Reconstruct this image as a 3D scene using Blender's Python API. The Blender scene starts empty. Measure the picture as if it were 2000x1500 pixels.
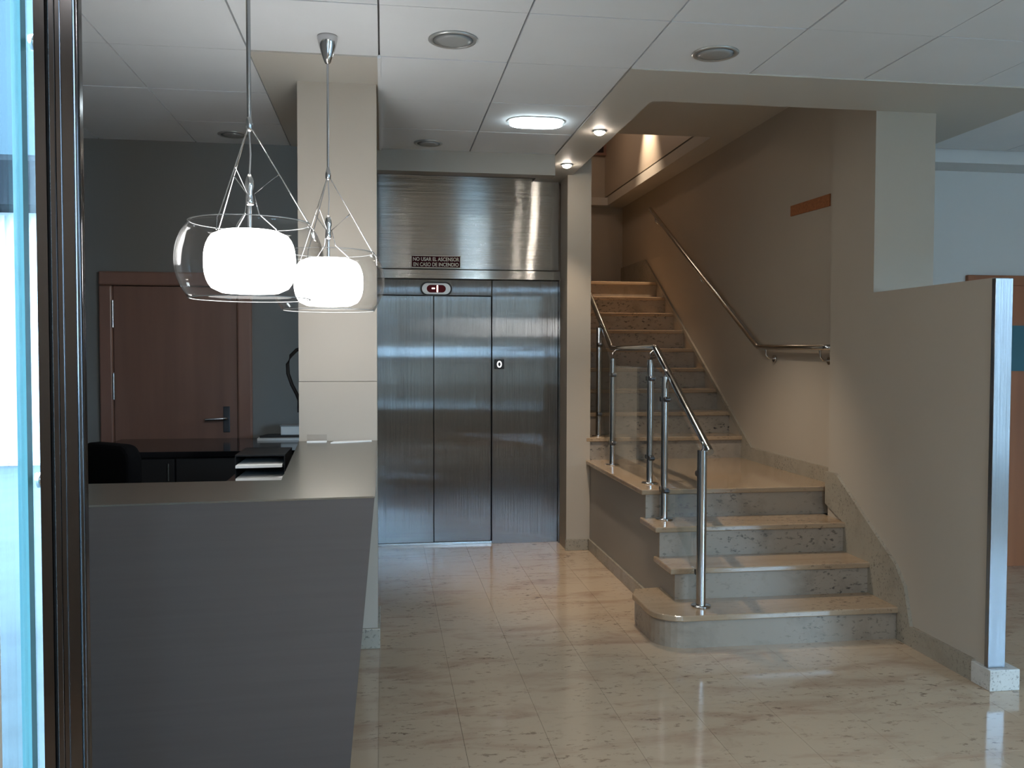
import bpy, bmesh, math, random
from mathutils import Vector, Matrix
random.seed(7)
PI = math.pi
sc = bpy.context.scene
col = sc.collection

# ------------------------------------------------------------------ camera, sky, exposure
YAW, PITCH, ROLL = math.radians(8.1645), math.radians(-1.99874), math.radians(0.127)
cy, sy, cp, sp = math.cos(YAW), math.sin(YAW), math.cos(PITCH), math.sin(PITCH)
fwd = Vector((sy * cp, cy * cp, sp))
rgt0 = Vector((cy, -sy, 0))
up0 = rgt0.cross(fwd)
rgt = math.cos(ROLL) * rgt0 + math.sin(ROLL) * up0
upv = -math.sin(ROLL) * rgt0 + math.cos(ROLL) * up0
cam_d = bpy.data.cameras.new('camera')
cam_d.sensor_width = 36.0
cam_d.lens = 1750 / 2000 * 36
cam_d.clip_start = 0.02
cam = bpy.data.objects.new('camera', cam_d)
cam.matrix_world = Matrix(((rgt.x, upv.x, -fwd.x, 0), (rgt.y, upv.y, -fwd.y, 0), (rgt.z, upv.z, -fwd.z, 1.533), (0, 0, 0, 1)))
col.objects.link(cam)
sc.camera = cam

SKY = 14.0
world = bpy.data.worlds.new('daylight')
sc.world = world
world.use_nodes = True
wn = world.node_tree
bg = wn.nodes['Background']
bg.inputs['Color'].default_value = (0.44, 0.71, 1.0, 1)
bg.inputs['Strength'].default_value = SKY

sc.view_settings.view_transform = 'Standard'
sc.view_settings.look = 'None'
sc.view_settings.gamma = 1.0
sc.view_settings.exposure = 1.25
sc.view_settings.use_curve_mapping = False
sc.cycles.use_denoising = True
sc.cycles.max_bounces = 12
sc.cycles.diffuse_bounces = 6
sc.cycles.glossy_bounces = 5
sc.cycles.transparent_max_bounces = 16
sc.cycles.caustics_reflective = False
sc.cycles.caustics_refractive = False
sc.cycles.sample_clamp_indirect = 6.0

LAMP_E = 7.5        # opal glass of the pendants
SPOT_E = 60.0       # small recessed spots
LUM_E = 9.0         # bright luminaire by the elevator


def portal(name, x0, x1, z0, z1, y):
    l = bpy.data.lights.new(name, 'AREA')
    l.shape = 'RECTANGLE'
    l.size, l.size_y = x1 - x0, z1 - z0
    l.cycles.is_portal = True
    o = bpy.data.objects.new(name, l)
    o.location = ((x0 + x1) / 2, y, (z0 + z1) / 2)
    o.rotation_euler = (PI / 2, 0, 0)      # faces +Y (into the lobby)
    o.rotation_euler = (-PI / 2, 0, PI)
    d = Vector((0, 1, 0))
    o.rotation_euler = d.to_track_quat('-Z', 'Z').to_euler()
    col.objects.link(o)
    return o


FRONT_OPEN = [(-0.14, 0.10, 0.95, 2.55), (1.30, 1.80, 0.95, 2.70), (4.2, 6.2, 0.45, 2.6)]
FRONT_Y = -1.2
for i, (a, b, c, d) in enumerate(FRONT_OPEN):
    portal('daylight_portal', a, b, c, d, FRONT_Y - 0.12)


def lamp(name, kind, loc, energy, color=(1, 1, 1), size=0.05, target=None, angle=None, blend=0.5):
    l = bpy.data.lights.new(name, kind)
    l.energy = energy
    l.color = color
    if kind in ('POINT', 'SPOT'):
        l.shadow_soft_size = size
    if kind == 'SPOT':
        l.spot_size = angle
        l.spot_blend = blend
    o = bpy.data.objects.new(name, l)
    o.location = loc
    if target is not None:
        o.rotation_euler = (Vector(target) - Vector(loc)).to_track_quat('-Z', 'Y').to_euler()
    col.objects.link(o)
    return o


# ------------------------------------------------------------------ mesh helpers
class MB:
    def __init__(self):
        self.bm = bmesh.new()

    def box(self, x0, x1, y0, y1, z0, z1, bev=0.0, seg=2):
        b = bmesh.new()
        vs = [b.verts.new((x, y, z)) for x in (x0, x1) for y in (y0, y1) for z in (z0, z1)]
        for f in ((0, 1, 3, 2), (4, 6, 7, 5), (0, 4, 5, 1), (2, 3, 7, 6), (0, 2, 6, 4), (1, 5, 7, 3)):
            b.faces.new([vs[i] for i in f])
        if bev > 0:
            bmesh.ops.bevel(b, geom=b.edges[:], offset=bev, segments=seg, affect='EDGES', profile=0.5)
        self._merge(b)
        return self

    def prism(self, pts, a0, a1, axis='z', bev=0.0):
        """polygon extruded along an axis: z: pts=(x,y); x: pts=(y,z); y: pts=(x,z)"""
        b = bmesh.new()

        def P(p, a):
            return {'z': (p[0], p[1], a), 'x': (a, p[0], p[1]), 'y': (p[0], a, p[1])}[axis]
        lo = [b.verts.new(P(p, a0)) for p in pts]
        hi = [b.verts.new(P(p, a1)) for p in pts]
        n = len(pts)
        b.faces.new(lo)
        b.faces.new(hi)
        for i in range(n):
            b.faces.new((lo[i], lo[(i + 1) % n], hi[(i + 1) % n], hi[i]))
        bmesh.ops.recalc_face_normals(b, faces=b.faces[:])
        if bev > 0:
            bmesh.ops.bevel(b, geom=b.edges[:], offset=bev, segments=2, affect='EDGES', profile=0.5)
        self._merge(b)
        return self

    def tube(self, pts, r, n=12, smooth=True, radii=None):
        b = bmesh.new()
        pts = [Vector(p) for p in pts]
        rings = []
        for i, p in enumerate(pts):
            if i == 0:
                t = pts[1] - p
            elif i == len(pts) - 1:
                t = p - pts[-2]
            else:
                t = (pts[i + 1] - p).normalized() + (p - pts[i - 1]).normalized()
            t.normalize()
            ref = Vector((0, 0, 1)) if abs(t.z) < 0.95 else Vector((1, 0, 0))
            u = t.cross(ref).normalized()
            v = t.cross(u).normalized()
            rr = radii[i] if radii else r
            k = 1.0
            if 0 < i < len(pts) - 1:
                c = (pts[i + 1] - p).normalized().dot((p - pts[i - 1]).normalized())
                k = 1 / max(0.5, math.sqrt((1 + c) / 2))
            rings.append([b.verts.new(p + (u * math.cos(2 * PI * j / n) + v * math.sin(2 * PI * j / n)) * rr) for j in range(n)])
        for i in range(len(rings) - 1):
            for j in range(n):
                f = b.faces.new((rings[i][j], rings[i][(j + 1) % n], rings[i + 1][(j + 1) % n], rings[i + 1][j]))
                f.smooth = smooth
        for ring in (rings[0], rings[-1]):        # end caps on their own vertices, so the sides shade straight
            b.faces.new([b.verts.new(v.co) for v in ring])
        self._merge(b)
        return self

    def lathe(self, prof, c=(0, 0, 0), n=32, closed=False, axis='z', cap=True):
        """profile of (r, h) turned about an axis through c"""
        b = bmesh.new()

        def P(r, h, a):
            x, y = r * math.cos(a), r * math.sin(a)
            q = {'z': (x, y, h), 'y': (x, h, y), 'x': (h, x, y)}[axis]
            return (c[0] + q[0], c[1] + q[1], c[2] + q[2])
        rings = [[b.verts.new(P(r, h, 2 * PI * j / n)) for j in range(n)] for r, h in prof]
        m = len(rings)
        for i in range(m if closed else m - 1):
            for j in range(n):
                f = b.faces.new((rings[i][j], rings[i][(j + 1) % n], rings[(i + 1) % m][(j + 1) % n], rings[(i + 1) % m][j]))
                f.smooth = True
        if cap and not closed:
            for ring in (rings[0], rings[-1]):
                b.faces.new(ring)
        bmesh.ops.recalc_face_normals(b, faces=b.faces[:])
        self._merge(b)
        return self

    def _merge(self, b):
        me = bpy.data.meshes.new('tmp')
        b.to_mesh(me)
        b.free()
        self.bm.from_mesh(me)
        bpy.data.meshes.remove(me)

    def build(self, name, m, parent=None):
        bmesh.ops.recalc_face_normals(self.bm, faces=self.bm.faces[:])
        me = bpy.data.meshes.new(name)
        self.bm.to_mesh(me)
        self.bm.free()
        me.materials.append(m)
        o = bpy.data.objects.new(name, me)
        col.objects.link(o)
        if parent is not None:
            o.parent = parent
            o.matrix_parent_inverse = Matrix.Translation(-Vector(parent.location)) if parent.rotation_euler.z == 0 else Matrix.Identity(4)
        return o


def thing(name, label, cat, loc=(0, 0, 0), group=None):
    o = bpy.data.objects.new(name, None)
    o.empty_display_size = 0.1
    o.location = loc
    col.objects.link(o)
    o['label'] = label
    o['category'] = cat
    if group:
        o['group'] = group
    return o


def tag(o, label, cat, group=None):
    o['label'] = label
    o['category'] = cat
    if group:
        o['group'] = group
    return o


def struct(o, label=None):
    o['kind'] = 'structure'
    if label:
        o['label'] = label
    return o


def root(name, label=None, loc=(0, 0, 0)):
    o = bpy.data.objects.new(name, None)
    o.location = loc
    col.objects.link(o)
    return struct(o, label)


def lab(o, text):
    o['label'] = text
    return o


def copy_tree(src, dloc, label=None, group=None):
    """copy a thing built in world coordinates, moved by dloc, with its parts and sub-parts"""
    c = src.copy()
    col.objects.link(c)
    c.location = Vector(src.location) + Vector(dloc)
    if label:
        c['label'] = label
    if group:
        c['group'] = group
    for ch in [o for o in bpy.data.objects if o.parent == src]:
        d = ch.copy()
        col.objects.link(d)
        d.parent = c
        for g in [o for o in bpy.data.objects if o.parent == ch]:
            e = g.copy()
            col.objects.link(e)
            e.parent = d
    return c


# ------------------------------------------------------------------ materials
def lin(c):
    return tuple(((v / 255) / 12.92 if v / 255 <= 0.04045 else ((v / 255 + 0.055) / 1.055) ** 2.4) for v in c)


def pbr(name, rgb, rough=0.5, metal=0.0, noise=None, bump=None, coat=0.0, emit=None, estr=0.0, aniso=0.0, tang=None, spec=None, var=0.0):
    m = bpy.data.materials.new(name)
    m.use_nodes = True
    nt = m.node_tree
    b = nt.nodes['Principled BSDF']
    c = lin(rgb)
    b.inputs['Base Color'].default_value = (*c, 1)
    b.inputs['Roughness'].default_value = rough
    b.inputs['Metallic'].default_value = metal
    if coat:
        b.inputs['Coat Weight'].default_value = coat
        b.inputs['Coat Roughness'].default_value = 0.06
    if spec is not None:
        b.inputs['Specular IOR Level'].default_value = spec
    if emit:
        b.inputs['Emission Color'].default_value = (*lin(emit), 1)
        b.inputs['Emission Strength'].default_value = estr
    geo = nt.nodes.new('ShaderNodeNewGeometry')
    if noise:
        sx, syy, sz, amt = noise
        mp = nt.nodes.new('ShaderNodeMapping')
        mp.inputs['Scale'].default_value = (sx, syy, sz)
        nt.links.new(geo.outputs['Position'], mp.inputs['Vector'])
        n = nt.nodes.new('ShaderNodeTexNoise')
        n.inputs['Scale'].default_value = 1
        n.inputs['Detail'].default_value = 5
        nt.links.new(mp.outputs[0], n.inputs['Vector'])
        mr = nt.nodes.new('ShaderNodeMapRange')
        mr.inputs['From Min'].default_value = 0.3
        mr.inputs['From Max'].default_value = 0.7
        mr.inputs['To Min'].default_value = 1 - amt
        mr.inputs['To Max'].default_value = 1 + amt
        nt.links.new(n.outputs['Fac'], mr.inputs['Value'])
        hs = nt.nodes.new('ShaderNodeHueSaturation')
        hs.inputs['Color'].default_value = (*c, 1)
        nt.links.new(mr.outputs[0], hs.inputs['Value'])
        nt.links.new(hs.outputs[0], b.inputs['Base Color'])
    if bump:
        bs, bd = bump
        n2 = nt.nodes.new('ShaderNodeTexNoise')
        n2.inputs['Scale'].default_value = bs
        n2.inputs['Detail'].default_value = 3
        nt.links.new(geo.outputs['Position'], n2.inputs['Vector'])
        bp = nt.nodes.new('ShaderNodeBump')
        bp.inputs['Strength'].default_value = bd
        bp.inputs['Distance'].default_value = 0.004
        nt.links.new(n2.outputs['Fac'], bp.inputs['Height'])
        nt.links.new(bp.outputs[0], b.inputs['Normal'])
    if aniso:
        b.inputs['Anisotropic'].default_value = aniso
        tg = nt.nodes.new('ShaderNodeTangent')
        tg.direction_type = 'RADIAL'
        tg.axis = tang
        nt.links.new(tg.outputs[0], b.inputs['Tangent'])
    return m


def brushed(name, rgb, rough, axis, k, fine=11000, var=0.03):
    """brushed metal: fine parallel grooves that scatter reflections across the grain (along the given axis)"""
    m = pbr(name, rgb, rough, 1.0)
    nt = m.node_tree
    N, L = nt.nodes, nt.links
    b = N['Principled BSDF']
    geo = N.new('ShaderNodeNewGeometry')
    mp = N.new('ShaderNodeMapping')
    mp.inputs['Scale'].default_value = tuple(fine if i == axis else 1.3 for i in range(3))
    L.new(geo.outputs['Position'], mp.inputs['Vector'])
    n = N.new('ShaderNodeTexNoise')
    n.inputs['Scale'].default_value = 1
    n.inputs['Detail'].default_value = 1
    L.new(mp.outputs[0], n.inputs['Vector'])
    mr = N.new('ShaderNodeMapRange')
    mr.inputs['From Min'].default_value = 0.0
    mr.inputs['From Max'].default_value = 1.0
    mr.inputs['To Min'].default_value = -k
    mr.inputs['To Max'].default_value = k
    L.new(n.outputs['Fac'], mr.inputs['Value'])
    cx = N.new('ShaderNodeCombineXYZ')
    L.new(mr.outputs[0], cx.inputs[axis])
    ad = N.new('ShaderNodeVectorMath')
    L.new(geo.outputs['Normal'], ad.inputs[0])
    L.new(cx.outputs[0], ad.inputs[1])
    nm = N.new('ShaderNodeVectorMath')
    nm.operation = 'NORMALIZE'
    L.new(ad.outputs[0], nm.inputs[0])
    L.new(nm.outputs[0], b.inputs['Normal'])
    return m


def stone(name, base, vein, speck, rough, stretch=(1.1, 5.0, 5.0), vein_amt=0.6, speck_amt=0.7, tilevar=0.0, speck_scale=55, joint_shift=0.0):
    m = bpy.data.materials.new(name)
    m.use_nodes = True
    nt = m.node_tree
    N, L = nt.nodes, nt.links
    b = N['Principled BSDF']
    geo = N.new('ShaderNodeNewGeometry')
    oi = N.new('ShaderNodeObjectInfo')
    off = N.new('ShaderNodeVectorMath')
    off.operation = 'SCALE'
    comb = N.new('ShaderNodeCombineXYZ')
    for k in range(3):
        L.new(oi.outputs['Random'], comb.inputs[k])
    off.inputs['Scale'].default_value = joint_shift
    L.new(comb.outputs[0], off.inputs[0])
    add = N.new('ShaderNodeVectorMath')
    L.new(geo.outputs['Position'], add.inputs[0])
    L.new(off.outputs[0], add.inputs[1])
    mp = N.new('ShaderNodeMapping')
    mp.inputs['Scale'].default_value = stretch
    L.new(add.outputs[0], mp.inputs['Vector'])
    n1 = N.new('ShaderNodeTexNoise')
    n1.inputs['Scale'].default_value = 1.6
    n1.inputs['Detail'].default_value = 7
    n1.inputs['Roughness'].default_value = 0.62
    n1.inputs['Distortion'].default_value = 0.4
    L.new(mp.outputs[0], n1.inputs['Vector'])
    r1 = N.new('ShaderNodeValToRGB')
    r1.color_ramp.elements[0].position = 0.50
    r1.color_ramp.elements[1].position = 0.78
    r1.color_ramp.elements[0].color = (0, 0, 0, 1)
    r1.color_ramp.elements[1].color = (vein_amt,) * 3 + (1,)
    L.new(n1.outputs['Fac'], r1.inputs[0])
    mx1 = N.new('ShaderNodeMix')
    mx1.data_type = 'RGBA'
    mx1.inputs['A'].default_value = (*lin(base), 1)
    mx1.inputs['B'].default_value = (*lin(vein), 1)
    L.new(r1.outputs[0], mx1.inputs['Factor'])
    n2 = N.new('ShaderNodeTexNoise')
    n2.inputs['Scale'].default_value = speck_scale
    n2.inputs['Detail'].default_value = 4
    n2.inputs['Roughness'].default_value = 0.7
    mp2 = N.new('ShaderNodeMapping')
    mp2.inputs['Scale'].default_value = (0.55 if stretch[0] != stretch[1] else 1, 1, 1)
    L.new(add.outputs[0], mp2.inputs['Vector'])
    L.new(mp2.outputs[0], n2.inputs['Vector'])
    r2 = N.new('ShaderNodeValToRGB')
    r2.color_ramp.elements[0].position = 0.56
    r2.color_ramp.elements[1].position = 0.64
    r2.color_ramp.elements[0].color = (0, 0, 0, 1)
    r2.color_ramp.elements[1].color = (speck_amt,) * 3 + (1,)
    L.new(n2.outputs['Fac'], r2.inputs[0])
    n3 = N.new('ShaderNodeTexNoise')
    n3.inputs['Scale'].default_value = 2.6
    n3.inputs['Detail'].default_value = 3
    L.new(add.outputs[0], n3.inputs['Vector'])
    mr3 = N.new('ShaderNodeMapRange')
    mr3.inputs['From Min'].default_value = 0.35
    mr3.inputs['From Max'].default_value = 0.65
    L.new(n3.outputs['Fac'], mr3.inputs['Value'])
    mu = N.new('ShaderNodeMath')
    mu.operation = 'MULTIPLY'
    L.new(r2.outputs[0], mu.inputs[0])
    L.new(mr3.outputs[0], mu.inputs[1])
    mx2 = N.new('ShaderNodeMix')
    mx2.data_type = 'RGBA'
    L.new(mx1.outputs['Result'], mx2.inputs['A'])
    mx2.inputs['B'].default_value = (*lin(speck), 1)
    L.new(mu.outputs[0], mx2.inputs['Factor'])
    out = mx2.outputs['Result']
    hs = N.new('ShaderNodeHueSaturation')
    L.new(out, hs.inputs['Color'])
    mr = N.new('ShaderNodeMapRange')
    mr.inputs['To Min'].default_value = 1 - tilevar
    mr.inputs['To Max'].default_value = 1 + tilevar
    L.new(oi.outputs['Random'], mr.inputs['Value'])
    L.new(mr.outputs[0], hs.inputs['Value'])
    L.new(hs.outputs[0], b.inputs['Base Color'])
    b.inputs['Roughness'].default_value = rough
    return m


def glass(name, tint=(1, 1, 1), ior=1.5, body=0.0):
    """thin clear pane: Fresnel mix of a mirror coat and straight transmission"""
    m = bpy.data.materials.new(name)
    m.use_nodes = True
    nt = m.node_tree
    nt.nodes.remove(nt.nodes['Principled BSDF'])
    out = nt.nodes['Material Output']
    t = nt.nodes.new('ShaderNodeBsdfTransparent')
    t.inputs['Color'].default_value = (*tint, 1)
    g = nt.nodes.new('ShaderNodeBsdfGlossy')
    g.inputs['Roughness'].default_value = 0.02
    f = nt.nodes.new('ShaderNodeFresnel')
    gm = nt.nodes.new('ShaderNodeNewGeometry')
    ir = nt.nodes.new('ShaderNodeMix')
    ir.inputs['A'].default_value = ior
    ir.inputs['B'].default_value = 1 / ior
    nt.links.new(gm.outputs['Backfacing'], ir.inputs['Factor'])
    nt.links.new(ir.outputs['Result'], f.inputs['IOR'])
    mix = nt.nodes.new('ShaderNodeMixShader')
    nt.links.new(f.outputs[0], mix.inputs[0])
    nt.links.new(t.outputs[0], mix.inputs[1])
    nt.links.new(g.outputs[0], mix.inputs[2])
    nt.links.new(mix.outputs[0], out.inputs['Surface'])
    return m


def emit(name, rgb, s):
    m = bpy.data.materials.new(name)
    m.use_nodes = True
    nt = m.node_tree
    b = nt.nodes['Principled BSDF']
    b.inputs['Base Color'].default_value = (0.8, 0.8, 0.8, 1)
    b.inputs['Emission Color'].default_value = (*rgb, 1)
    b.inputs['Emission Strength'].default_value = s
    return m


M = {}
M['paint'] = pbr('taupe_paint', (170, 160, 146), 0.55, bump=(60, 0.05), noise=(1.2, 1.2, 1.2, 0.03))
M['paint_pillar'] = pbr('beige_paint', (172, 162, 149), 0.5, bump=(60, 0.05), noise=(1.2, 1.2, 1.2, 0.02))
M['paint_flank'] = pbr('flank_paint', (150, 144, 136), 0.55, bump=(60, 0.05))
M['paint_grey'] = pbr('grey_paint', (122, 122, 120), 0.6, bump=(60, 0.05))
M['paint_white'] = pbr('white_paint', (205, 206, 206), 0.6, bump=(60, 0.04))
M['plaster'] = pbr('ceiling_plaster', (186, 182, 174), 0.6, bump=(50, 0.04))
M['panel'] = pbr('ceiling_panel', (216, 220, 224), 0.7, bump=(220, 0.08), noise=(3, 3, 3, 0.02))
M['grid'] = pbr('ceiling_grid', (120, 120, 120), 0.6)
M['floor'] = stone('floor_marble', (178, 157, 133), (122, 80, 62), (78, 54, 42), 0.11, stretch=(1.2, 3.6, 3.6), vein_amt=0.65, speck_amt=0.65, tilevar=0.03, speck_scale=30, joint_shift=0.0)
M['tread'] = stone('tread_browned_stone', (160, 138, 113), (124, 94, 70), (70, 54, 44), 0.12, stretch=(0.9, 4.2, 4.2), vein_amt=0.5)  # same stone as the risers, browned to paint in warm reflected light
M['riser'] = stone('riser_granite', (150, 138, 124), (108, 98, 86), (40, 36, 32), 0.35, stretch=(3.001, 3, 3), vein_amt=0.8, speck_amt=1.0, speck_scale=42)
M['skirt'] = stone('skirting_granite', (150, 142, 128), (120, 108, 92), (60, 52, 44), 0.22, stretch=(3, 3, 3), vein_amt=0.6, speck_amt=0.8, speck_scale=70)
M['block'] = stone('block_granite', (196, 194, 188), (160, 156, 150), (90, 86, 80), 0.35, stretch=(3, 3, 3), speck_scale=80)
M['steel_h'] = brushed('brushed_steel_header', (180, 181, 180), 0.10, 2, 1.6)
M['steel_v'] = brushed('brushed_steel_doors', (154, 154, 155), 0.035, 0, 1.6)
M['steel_z'] = brushed('brushed_steel_plate', (150, 152, 156), 0.2, 0, 0.8)
M['steel'] = pbr('satin_steel', (176, 178, 180), 0.25, 1.0)
M['steel_dark'] = pbr('dark_steel', (90, 92, 96), 0.3, 1.0)
M['chrome'] = pbr('polished_steel', (205, 205, 206), 0.08, 1.0)
M['post_steel'] = pbr('post_steel', (80, 79, 81), 0.12, 1.0)
M['rail'] = pbr('rail_steel', (190, 190, 190), 0.14, 1.0)
M['black'] = pbr('black_plastic', (14, 14, 16), 0.4)
M['rubber'] = pbr('black_rubber', (8, 8, 9), 0.7)
M['desk_black'] = pbr('black_laminate', (14, 14, 17), 0.12)
M['fabric_black'] = pbr('black_fabric', (9, 9, 10), 0.95, bump=(400, 0.1), spec=0.05)
M['counter_front'] = pbr('counter_front_metal', (98, 92, 90), 0.48, 0.6, noise=(2, 2, 60, 0.04))
M['counter_top'] = pbr('counter_top_metal', (142, 139, 130), 0.27, 0.9, noise=(30, 3, 3, 0.02))
M['wood_door'] = pbr('brown_door_wood', (130, 99, 86), 0.35, noise=(9, 9, 0.7, 0.12), coat=0.2)
M['wood_frame'] = pbr('brown_frame_wood', (136, 102, 88), 0.28, noise=(9, 9, 0.7, 0.10), coat=0.4)
M['wood_red'] = pbr('reddish_door_wood', (150, 92, 58), 0.4, noise=(9, 9, 0.7, 0.14), coat=0.2)
M['paper'] = pbr('white_paper', (232, 232, 230), 0.7)
M['paper_grey'] = pbr('grey_card', (150, 150, 150), 0.6)
M['glass'] = glass('clear_glass', (0.95, 0.97, 0.97))
M['lampglass'] = glass('lamp_glass', (0.985, 0.985, 0.985), 1.38)
M['glass_edge'] = pbr('green_glass_edge', (70, 112, 116), 0.15)
M['acrylic'] = glass('acrylic', (0.93, 0.93, 0.93), 1.45)
M['opal'] = emit('opal_glass_lit', (1.0, 0.98, 0.95), LAMP_E)
M['spot'] = emit('spot_lit', (1.0, 0.88, 0.74), SPOT_E)
M['lum'] = emit('luminaire_lit', (0.80, 0.95, 1.0), LUM_E)
M['glow'] = emit('downlight_lit', (1.0, 0.96, 0.91), 200)
M['frost'] = pbr('frosted_lamp_glass', (150, 152, 152), 0.25)
M['cream'] = pbr('cream_metal', (196, 190, 168), 0.5)
M['maroon'] = pbr('maroon_sign', (62, 8, 20), 0.6, spec=0.15)
M['white_ink'] = pbr('white_ink', (232, 226, 214), 0.6)
M['digit'] = emit('display_digit', (1.0, 0.62, 0.55), 1.6)
M['ring'] = emit('button_ring', (1.0, 1.0, 1.0), 1.6)
M['display_red'] = pbr('display_glass', (30, 2, 6), 0.5, emit=(70, 4, 14), estr=0.2, spec=0.2)
M['silver'] = pbr('silver_plastic', (185, 188, 188), 0.3, 0.6)
M['cork'] = pbr('orange_sign_board', (150, 92, 54), 0.7, noise=(60, 60, 60, 0.25))
M['teal'] = pbr('teal_poster', (52, 100, 112), 0.5)
M['pave'] = pbr('pavement', (150, 150, 146), 0.8, noise=(2, 2, 2, 0.1))
M['ext_white'] = pbr('exterior_render', (240, 241, 242), 0.8)
M['ext_dark'] = pbr('exterior_stone', (128, 118, 106), 0.85)
M['ext_blue'] = pbr('exterior_dark_blue', (42, 58, 64), 0.8)
M['asphalt'] = pbr('asphalt', (48, 56, 58), 0.9, noise=(3, 3, 3, 0.2))
M['awning'] = pbr('dark_awning', (24, 26, 28), 0.9, spec=0.1)
M['shutter'] = pbr('pale_shutter', (205, 212, 214), 0.6)
M['purple'] = pbr('dark_window_glass', (40, 26, 30), 0.1)

ZC = 2.90
H = 1.533

# ------------------------------------------------------------------ floor
WALL_L0, WALL_L1 = (-0.50, 1.50), (-1.98, 6.2)     # inner line of the slanting left wall


def clip_left(poly):
    """keep the part of an (x,y) polygon on the lobby side of the slanting left wall"""
    (ax, ay), (bx, by) = WALL_L0, WALL_L1

    def side(p):
        return (bx - ax) * (p[1] - ay) - (by - ay) * (p[0] - ax)
    out = []
    for i in range(len(poly)):
        p, q = poly[i], poly[(i + 1) % len(poly)]
        sp_, sq = side(p), side(q)
        if sp_ <= 0:
            out.append(p)
        if (sp_ < 0 < sq) or (sq < 0 < sp_):
            t = sp_ / (sp_ - sq)
            out.append((p[0] + t * (q[0] - p[0]), p[1] + t * (q[1] - p[1])))
    return out


floor = root('floor')
fb = MB()
fb.prism([(-0.56, -1.35), (6.6, -1.35), (6.6, 2.5), (-0.80, 2.5), (-0.56, 1.52)], -0.12, 0.0)
fb.build('floor_slab', M['floor'], floor)
fb = MB()
fb.prism([(-0.80, 2.5), (6.6, 2.5), (6.6, 7.4), (3.2, 7.4), (3.2, 10.7), (1.3, 10.7), (1.3, 7.4), (-2.1, 7.4), (-2.1, 6.2)], -0.12, -0.012)
fb.build('floor_bed', M['tread'], floor)
tile_cache = {}
TX, TY, J = 0.3333, 0.60, 0.0006
for i in range(-7, 20):
    x0 = 0.31 + TX * i
    x1 = x0 + TX
    for j in range(0, 8):
        y0 = 2.5 + TY * j
        y1 = min(y0 + TY, 7.12)
        if x0 < -0.12 and y0 > 5.6:
            pass
        r = [(x0 + J, y0 + J), (x1 - J, y0 + J), (x1 - J, y1 - J), (x0 + J, y1 - J)]
        c = clip_left(r)
        if len(c) < 3:
            continue
        whole = len(c) == 4 and abs(y1 - y0 - TY) < 1e-6 and c == r
        cx, cyy = (x0 + x1) / 2, (y0 + y1) / 2
        if whole and 'tile' in tile_cache:
            o = bpy.data.objects.new('floor_tile', tile_cache['tile'])
            col.objects.link(o)
            o.parent = floor
        else:
            mb = MB()
            mb.prism([(p[0] - cx, p[1] - cyy) for p in c], -0.012, 0.0)
            o = mb.build('floor_tile', M['floor'], floor)
            if whole:
                tile_cache['tile'] = o.data
        o.location = (cx, cyy, 0)

# ------------------------------------------------------------------ ceiling
ceiling = root('ceiling')
cb = MB()
cb.prism(clip_left([(-2.2, 1.5), (1.30, 1.5), (1.30, 7.4), (-2.2, 7.4)]), ZC + 0.022, ZC + 0.35)
cb.box(-0.62, 1.30, -1.35, 1.5, ZC + 0.022, ZC + 0.35)
cb.box(1.30, 6.6, -1.35, 4.6, ZC + 0.022, ZC + 0.35)
cb.box(3.2, 6.6, 4.6, 6.0, ZC + 0.022, ZC + 0.35)
cb.build('ceiling_slab', M['grid'], ceiling)
# plaster parts of the ceiling
pb = MB()
pb.box(-0.600, -0.022, 4.235, 6.2, ZC - 0.006, ZC + 0.022)                       # strip over the pillar
pb.build('plaster_strip', M['plaster'], ceiling)
pb = MB()
pb.box(1.181, 1.437, 4.225, 7.15, ZC - 0.006, ZC + 0.37)                         # beam with the two spots
pb.box(1.437, 3.55, 4.225, 4.735, ZC - 0.006, ZC + 0.37)                         # in front of the stairwell
pb.box(2.96, 3.55, 4.735, 5.86, ZC - 0.006, ZC + 0.37)                           # to the right of it
pb.build('plaster_soffit', M['plaster'], ceiling)
pb = MB()
pb.box(-0.06, 1.178, 6.13, 6.25, 2.758, ZC + 0.05)
pb.build('bulkhead', M['paint_flank'], ceiling)  # same paint as the walls, taken darker to stand in for shade
pb = MB()
pb.box(3.1, 6.6, 5.60, 5.90, 2.82, ZC + 0.05)
pb.build('bulkhead', M['paint_white'], ceiling)

GX = [-2.405, -1.805, -1.205, -0.603, -0.016, 0.585, 1.178, 1.776, 2.375, 2.975, 3.555, 4.155, 4.755, 5.355, 5.955, 6.55]
GY = [-1.2, -0.42, 0.22, 0.86, 1.50, 2.23, 2.96, 3.613, 4.235, 4.915, 5.565, 6.13]
g = 0.004
panel_cache = {}
CASSETTE = (2, 6)
for i in range(len(GX) - 1):
    for j in range(len(GY) - 1):
        x0, x1, y0, y1 = GX[i], GX[i + 1], GY[j], GY[j + 1]
        if i == 3 and y0 > 4.2:
            continue
        if 6 <= i <= 9 and y0 > 4.2:
            continue
        if i > 9 and y0 > 5.5:
            continue
        if i > 9 and y1 > 5.6:
            y1 = 5.6
        c = [(x0 + g, y0 + g), (x1 - g, y0 + g), (x1 - g, y1 - g), (x0 + g, y1 - g)]
        if y0 < 1.45:
            if x1 < -0.5:
                continue
        else:
            c = clip_left(c)
        if len(c) < 3:
            continue
        mb = MB()
        mb.prism(c, ZC + random.uniform(-0.0015, 0.0015), ZC + 0.0222)
        mb.build('ceiling_panel', M['panel'], ceiling)
# edge trim of the tile field beside the pillar strip
tb = MB()
tb.box(-0.024, -0.008, 4.23, 6.13, ZC - 0.012, ZC + 0.005)
struct(tb.build('trim_1', M['panel']))

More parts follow.
